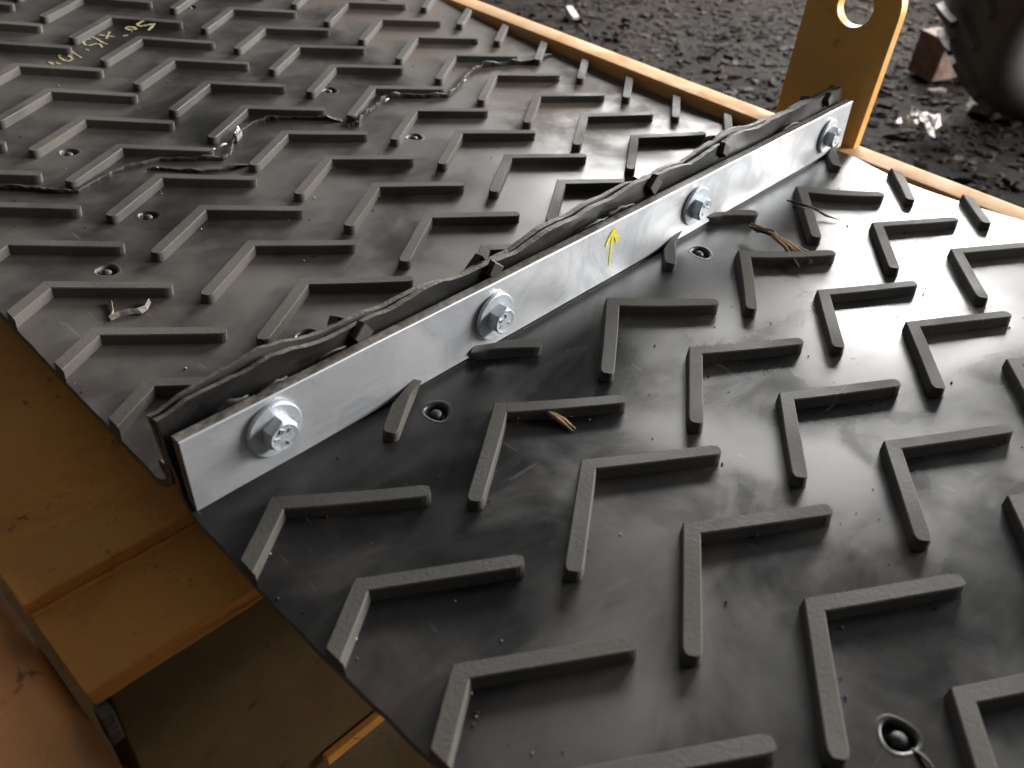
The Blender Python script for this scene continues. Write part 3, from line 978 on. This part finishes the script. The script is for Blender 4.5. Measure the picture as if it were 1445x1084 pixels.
# tread bars, shared slanting shape
for i in range(44):
    a0 = 2 * pi * i / 44
    sd = 1 if i % 2 else -1
    v, f = [], []
    for k in range(4):
        w = sd * (0.005 + 0.115 * k / 3)
        a = a0 + sd * 0.0 + 0.085 * k / 3
        for da, dr in ((-0.040, -0.01), (-0.034, 0.030), (0.034, 0.030), (0.040, -0.01)):
            rd = (hz * cos(a + da) + vz * sin(a + da)) * TS
            base = 0.521 if k < 2 else (0.518 if k == 2 else 0.512)
            v.append(tc + axis * w + rd * (base + dr))
    for k in range(3):
        for j in range(4):
            f.append((k * 4 + j, k * 4 + (j + 1) % 4, k * 4 + 4 + (j + 1) % 4, k * 4 + 4 + j))
    f.append((0, 1, 2, 3)); f.append((12, 13, 14, 15))
    mk_obj('tread_block', v, f, M_TYRE, ty)

# ------------------------------------------------------------------ litter on the belt
M_STRAW = mat_simple('dry_straw', (0.34, 0.23, 0.12), 0.8, 0, 0.4, 500, 0.4, 0.0006)
M_TWIG = mat_simple('dark_twig', (0.045, 0.032, 0.024), 0.85, 0, 0.4, 500, 0.5, 0.0006)
M_SCRAP = mat_simple('dry_leaf', (0.20, 0.17, 0.145), 0.85, 0, 0.35, 300, 0.4, 0.0008)
def FL(x, y, h): return lifted(front, x, y, h)
def bundle(name, label, cat, fibres, mats, loc):
    t = thing(name, label, cat, loc)
    for (pts, r, mi) in fibres:
        ribbon_tube('fibre', [FL(*p) for p in pts], [r * 0.7] + [r] * (len(pts) - 2) + [r * 0.3], mats[mi], t)
    return t
fr = random.Random(11)
fib = []
for q in range(26):
    y0 = 0.94 + fr.uniform(-.01, .06); sp = fr.uniform(-.05, .06)
    p0 = (3.28 + fr.uniform(-.02, .02), y0, 0.052 + fr.uniform(0, .012))
    p1 = (3.31 + fr.uniform(-.015, .015), 1.06 + fr.uniform(-.01, .02), 0.064 + fr.uniform(0, .012))
    p2 = (3.305 + sp * .6, 1.17 + fr.uniform(-.02, .02), 0.040 + fr.uniform(0, .02))
    p3 = (3.275 + sp * 1.9, 1.29 + fr.uniform(-.07, .07), 0.012 + fr.uniform(0, .022))
    fib.append(([p0, p1, p2, p3], fr.uniform(0.0007, 0.0017), 0 if q % 3 == 0 else 1))
bundle('straw_tuft', 'dark frayed straw tuft caught on a rib near the clamp bar', 'straw', fib, [M_STRAW, M_TWIG], FL(3.31, 1.1, .05))
fib = []
for q in range(7):
    o1 = fr.uniform(-.012, .012)
    fib.append(([(1.135 + o1, 1.175, 0.020 + fr.uniform(0, .012)), (1.15 + o1, 1.225, 0.026 + fr.uniform(0, .01)), (1.16 + o1 * 2.0, 1.29, 0.012 + fr.uniform(0, .008)), (1.16 + o1 * 2.6, 1.335 + fr.uniform(-.02, .02), 0.006)], fr.uniform(0.0009, 0.0019), 0))
for q in range(9):
    x, y = 1.06 + fr.uniform(-.03, .05), 1.12 + fr.uniform(-.02, .05)
    fib.append(([(x, y, .008), (x + fr.uniform(-.03, .03), y + fr.uniform(-.03, .03), .02), (x + fr.uniform(-.05, .05), y + fr.uniform(-.05, .05), .006)], 0.0010, 1 if q % 2 else 0))
bundle('wood_splinter', 'short pale wood splinter with brown crumbs lying inside a rib corner', 'splinter', fib, [M_STRAW, M_TWIG], FL(1.13, 1.2, 0.0))
fib = [([(3.76, 0.93, .058), (3.80, 0.99, .062), (3.86, 1.06, .050), (3.90, 1.12, .022), (3.945, 1.19, .012)], 0.0011, 0),
       ([(3.72, 0.985, .056), (3.76, 1.01, .060), (3.81, 1.035, .058)], 0.0007, 0)]
bundle('twig', 'thin black twig lying over a rib near the right end of the bar', 'twig', fib, [M_TWIG], FL(3.86, 1.06, .05))
# leaf scrap on the rear run
v, f = [], []
rib = [(0.187, -0.742, .012, .002), (0.155, -0.66, .010, .004), (0.119, -0.616, .006, .007), (0.165, -0.625, .012, .006), (0.215, -0.615, .016, .016), (0.245, -0.60, .012, .020), (0.285, -0.61, .010, .009), (0.328, -0.65, .014, .003)]
for (x, y, h, w) in rib:
    v += [lifted(back, x - w * .5, y - w, h), lifted(back, x, y, h + .012), lifted(back, x + w * .5, y + w, h * .5)]
for i in range(len(rib) - 1):
    for j in range(2):
        f.append((i * 3 + j, i * 3 + j + 1, i * 3 + j + 4, i * 3 + j + 3))
o = mk_obj('leaf_scrap', v, f, M_SCRAP)
md = o.modifiers.new('thick', 'SOLIDIFY'); md.thickness = 0.0008
tag(o, 'crinkled pale dry leaf scrap on the rear belt near its left edge', 'leaf')
# grit scattered over the belts
M_GRIT = mat_simple('pale_grit', (0.40, 0.37, 0.33), 0.8, 0, 0.4, 800, 0.2, 0.0004)
M_GRITD = mat_simple('dark_grit', (0.02, 0.018, 0.016), 0.8, 0, 0.4, 800, 0.2, 0.0004)
v, f, fm = [], [], []
fr = random.Random(77)
for q in range(900):
    isf = fr.random() < .55
    x = fr.uniform(XL + .05, XR - .05)
    y = fr.uniform(0.85, 3.3) if isf else fr.uniform(-4.5, 0.1)
    if fr.random() < 0.6:                    # most of it lies in the corners of the cleats
        cc = fr.randrange(0, 5); sg = fr.choice((-1, 1)); t = fr.random() ** 1.5
        oo = (OF if isf else OB)[cc]
        rr_ = round((y - oo) / S)
        x = cc + sg * CA * t
        y = oo + rr_ * S + CB * t + 0.075 + 0.05 * fr.random() ** 2
        if (isf and y < 0.85) or (not isf and y > 0.15): continue
        x = max(XL + .02, x)
    r = U * (0.0015 + 0.006 * fr.random() ** 3)
    c = lifted(front if isf else back, x, y, 0.0) + Vector((0, 0, r * 0.5))
    b0 = len(v)
    for d in ((1, 0, 0), (-1, 0, 0), (0, 1, 0), (0, -1, 0), (0, 0, 1), (0, 0, -1)):
        v.append(c + Vector(d) * r * fr.uniform(.6, 1.3))
    k = 0 if fr.random() < .35 else 1
    for t in ((0, 2, 4), (2, 1, 4), (1, 3, 4), (3, 0, 4), (2, 0, 5), (1, 2, 5), (3, 1, 5), (0, 3, 5)):
        f.append(tuple(b0 + i for i in t)); fm.append(k)
gr = mk_obj('grit', v, f, None, None, False, [M_GRIT, M_GRITD], fm, recalc=False)
gr['kind'] = 'stuff'
tag(gr, 'fine pale and dark grit scattered over both belt runs', 'grit')
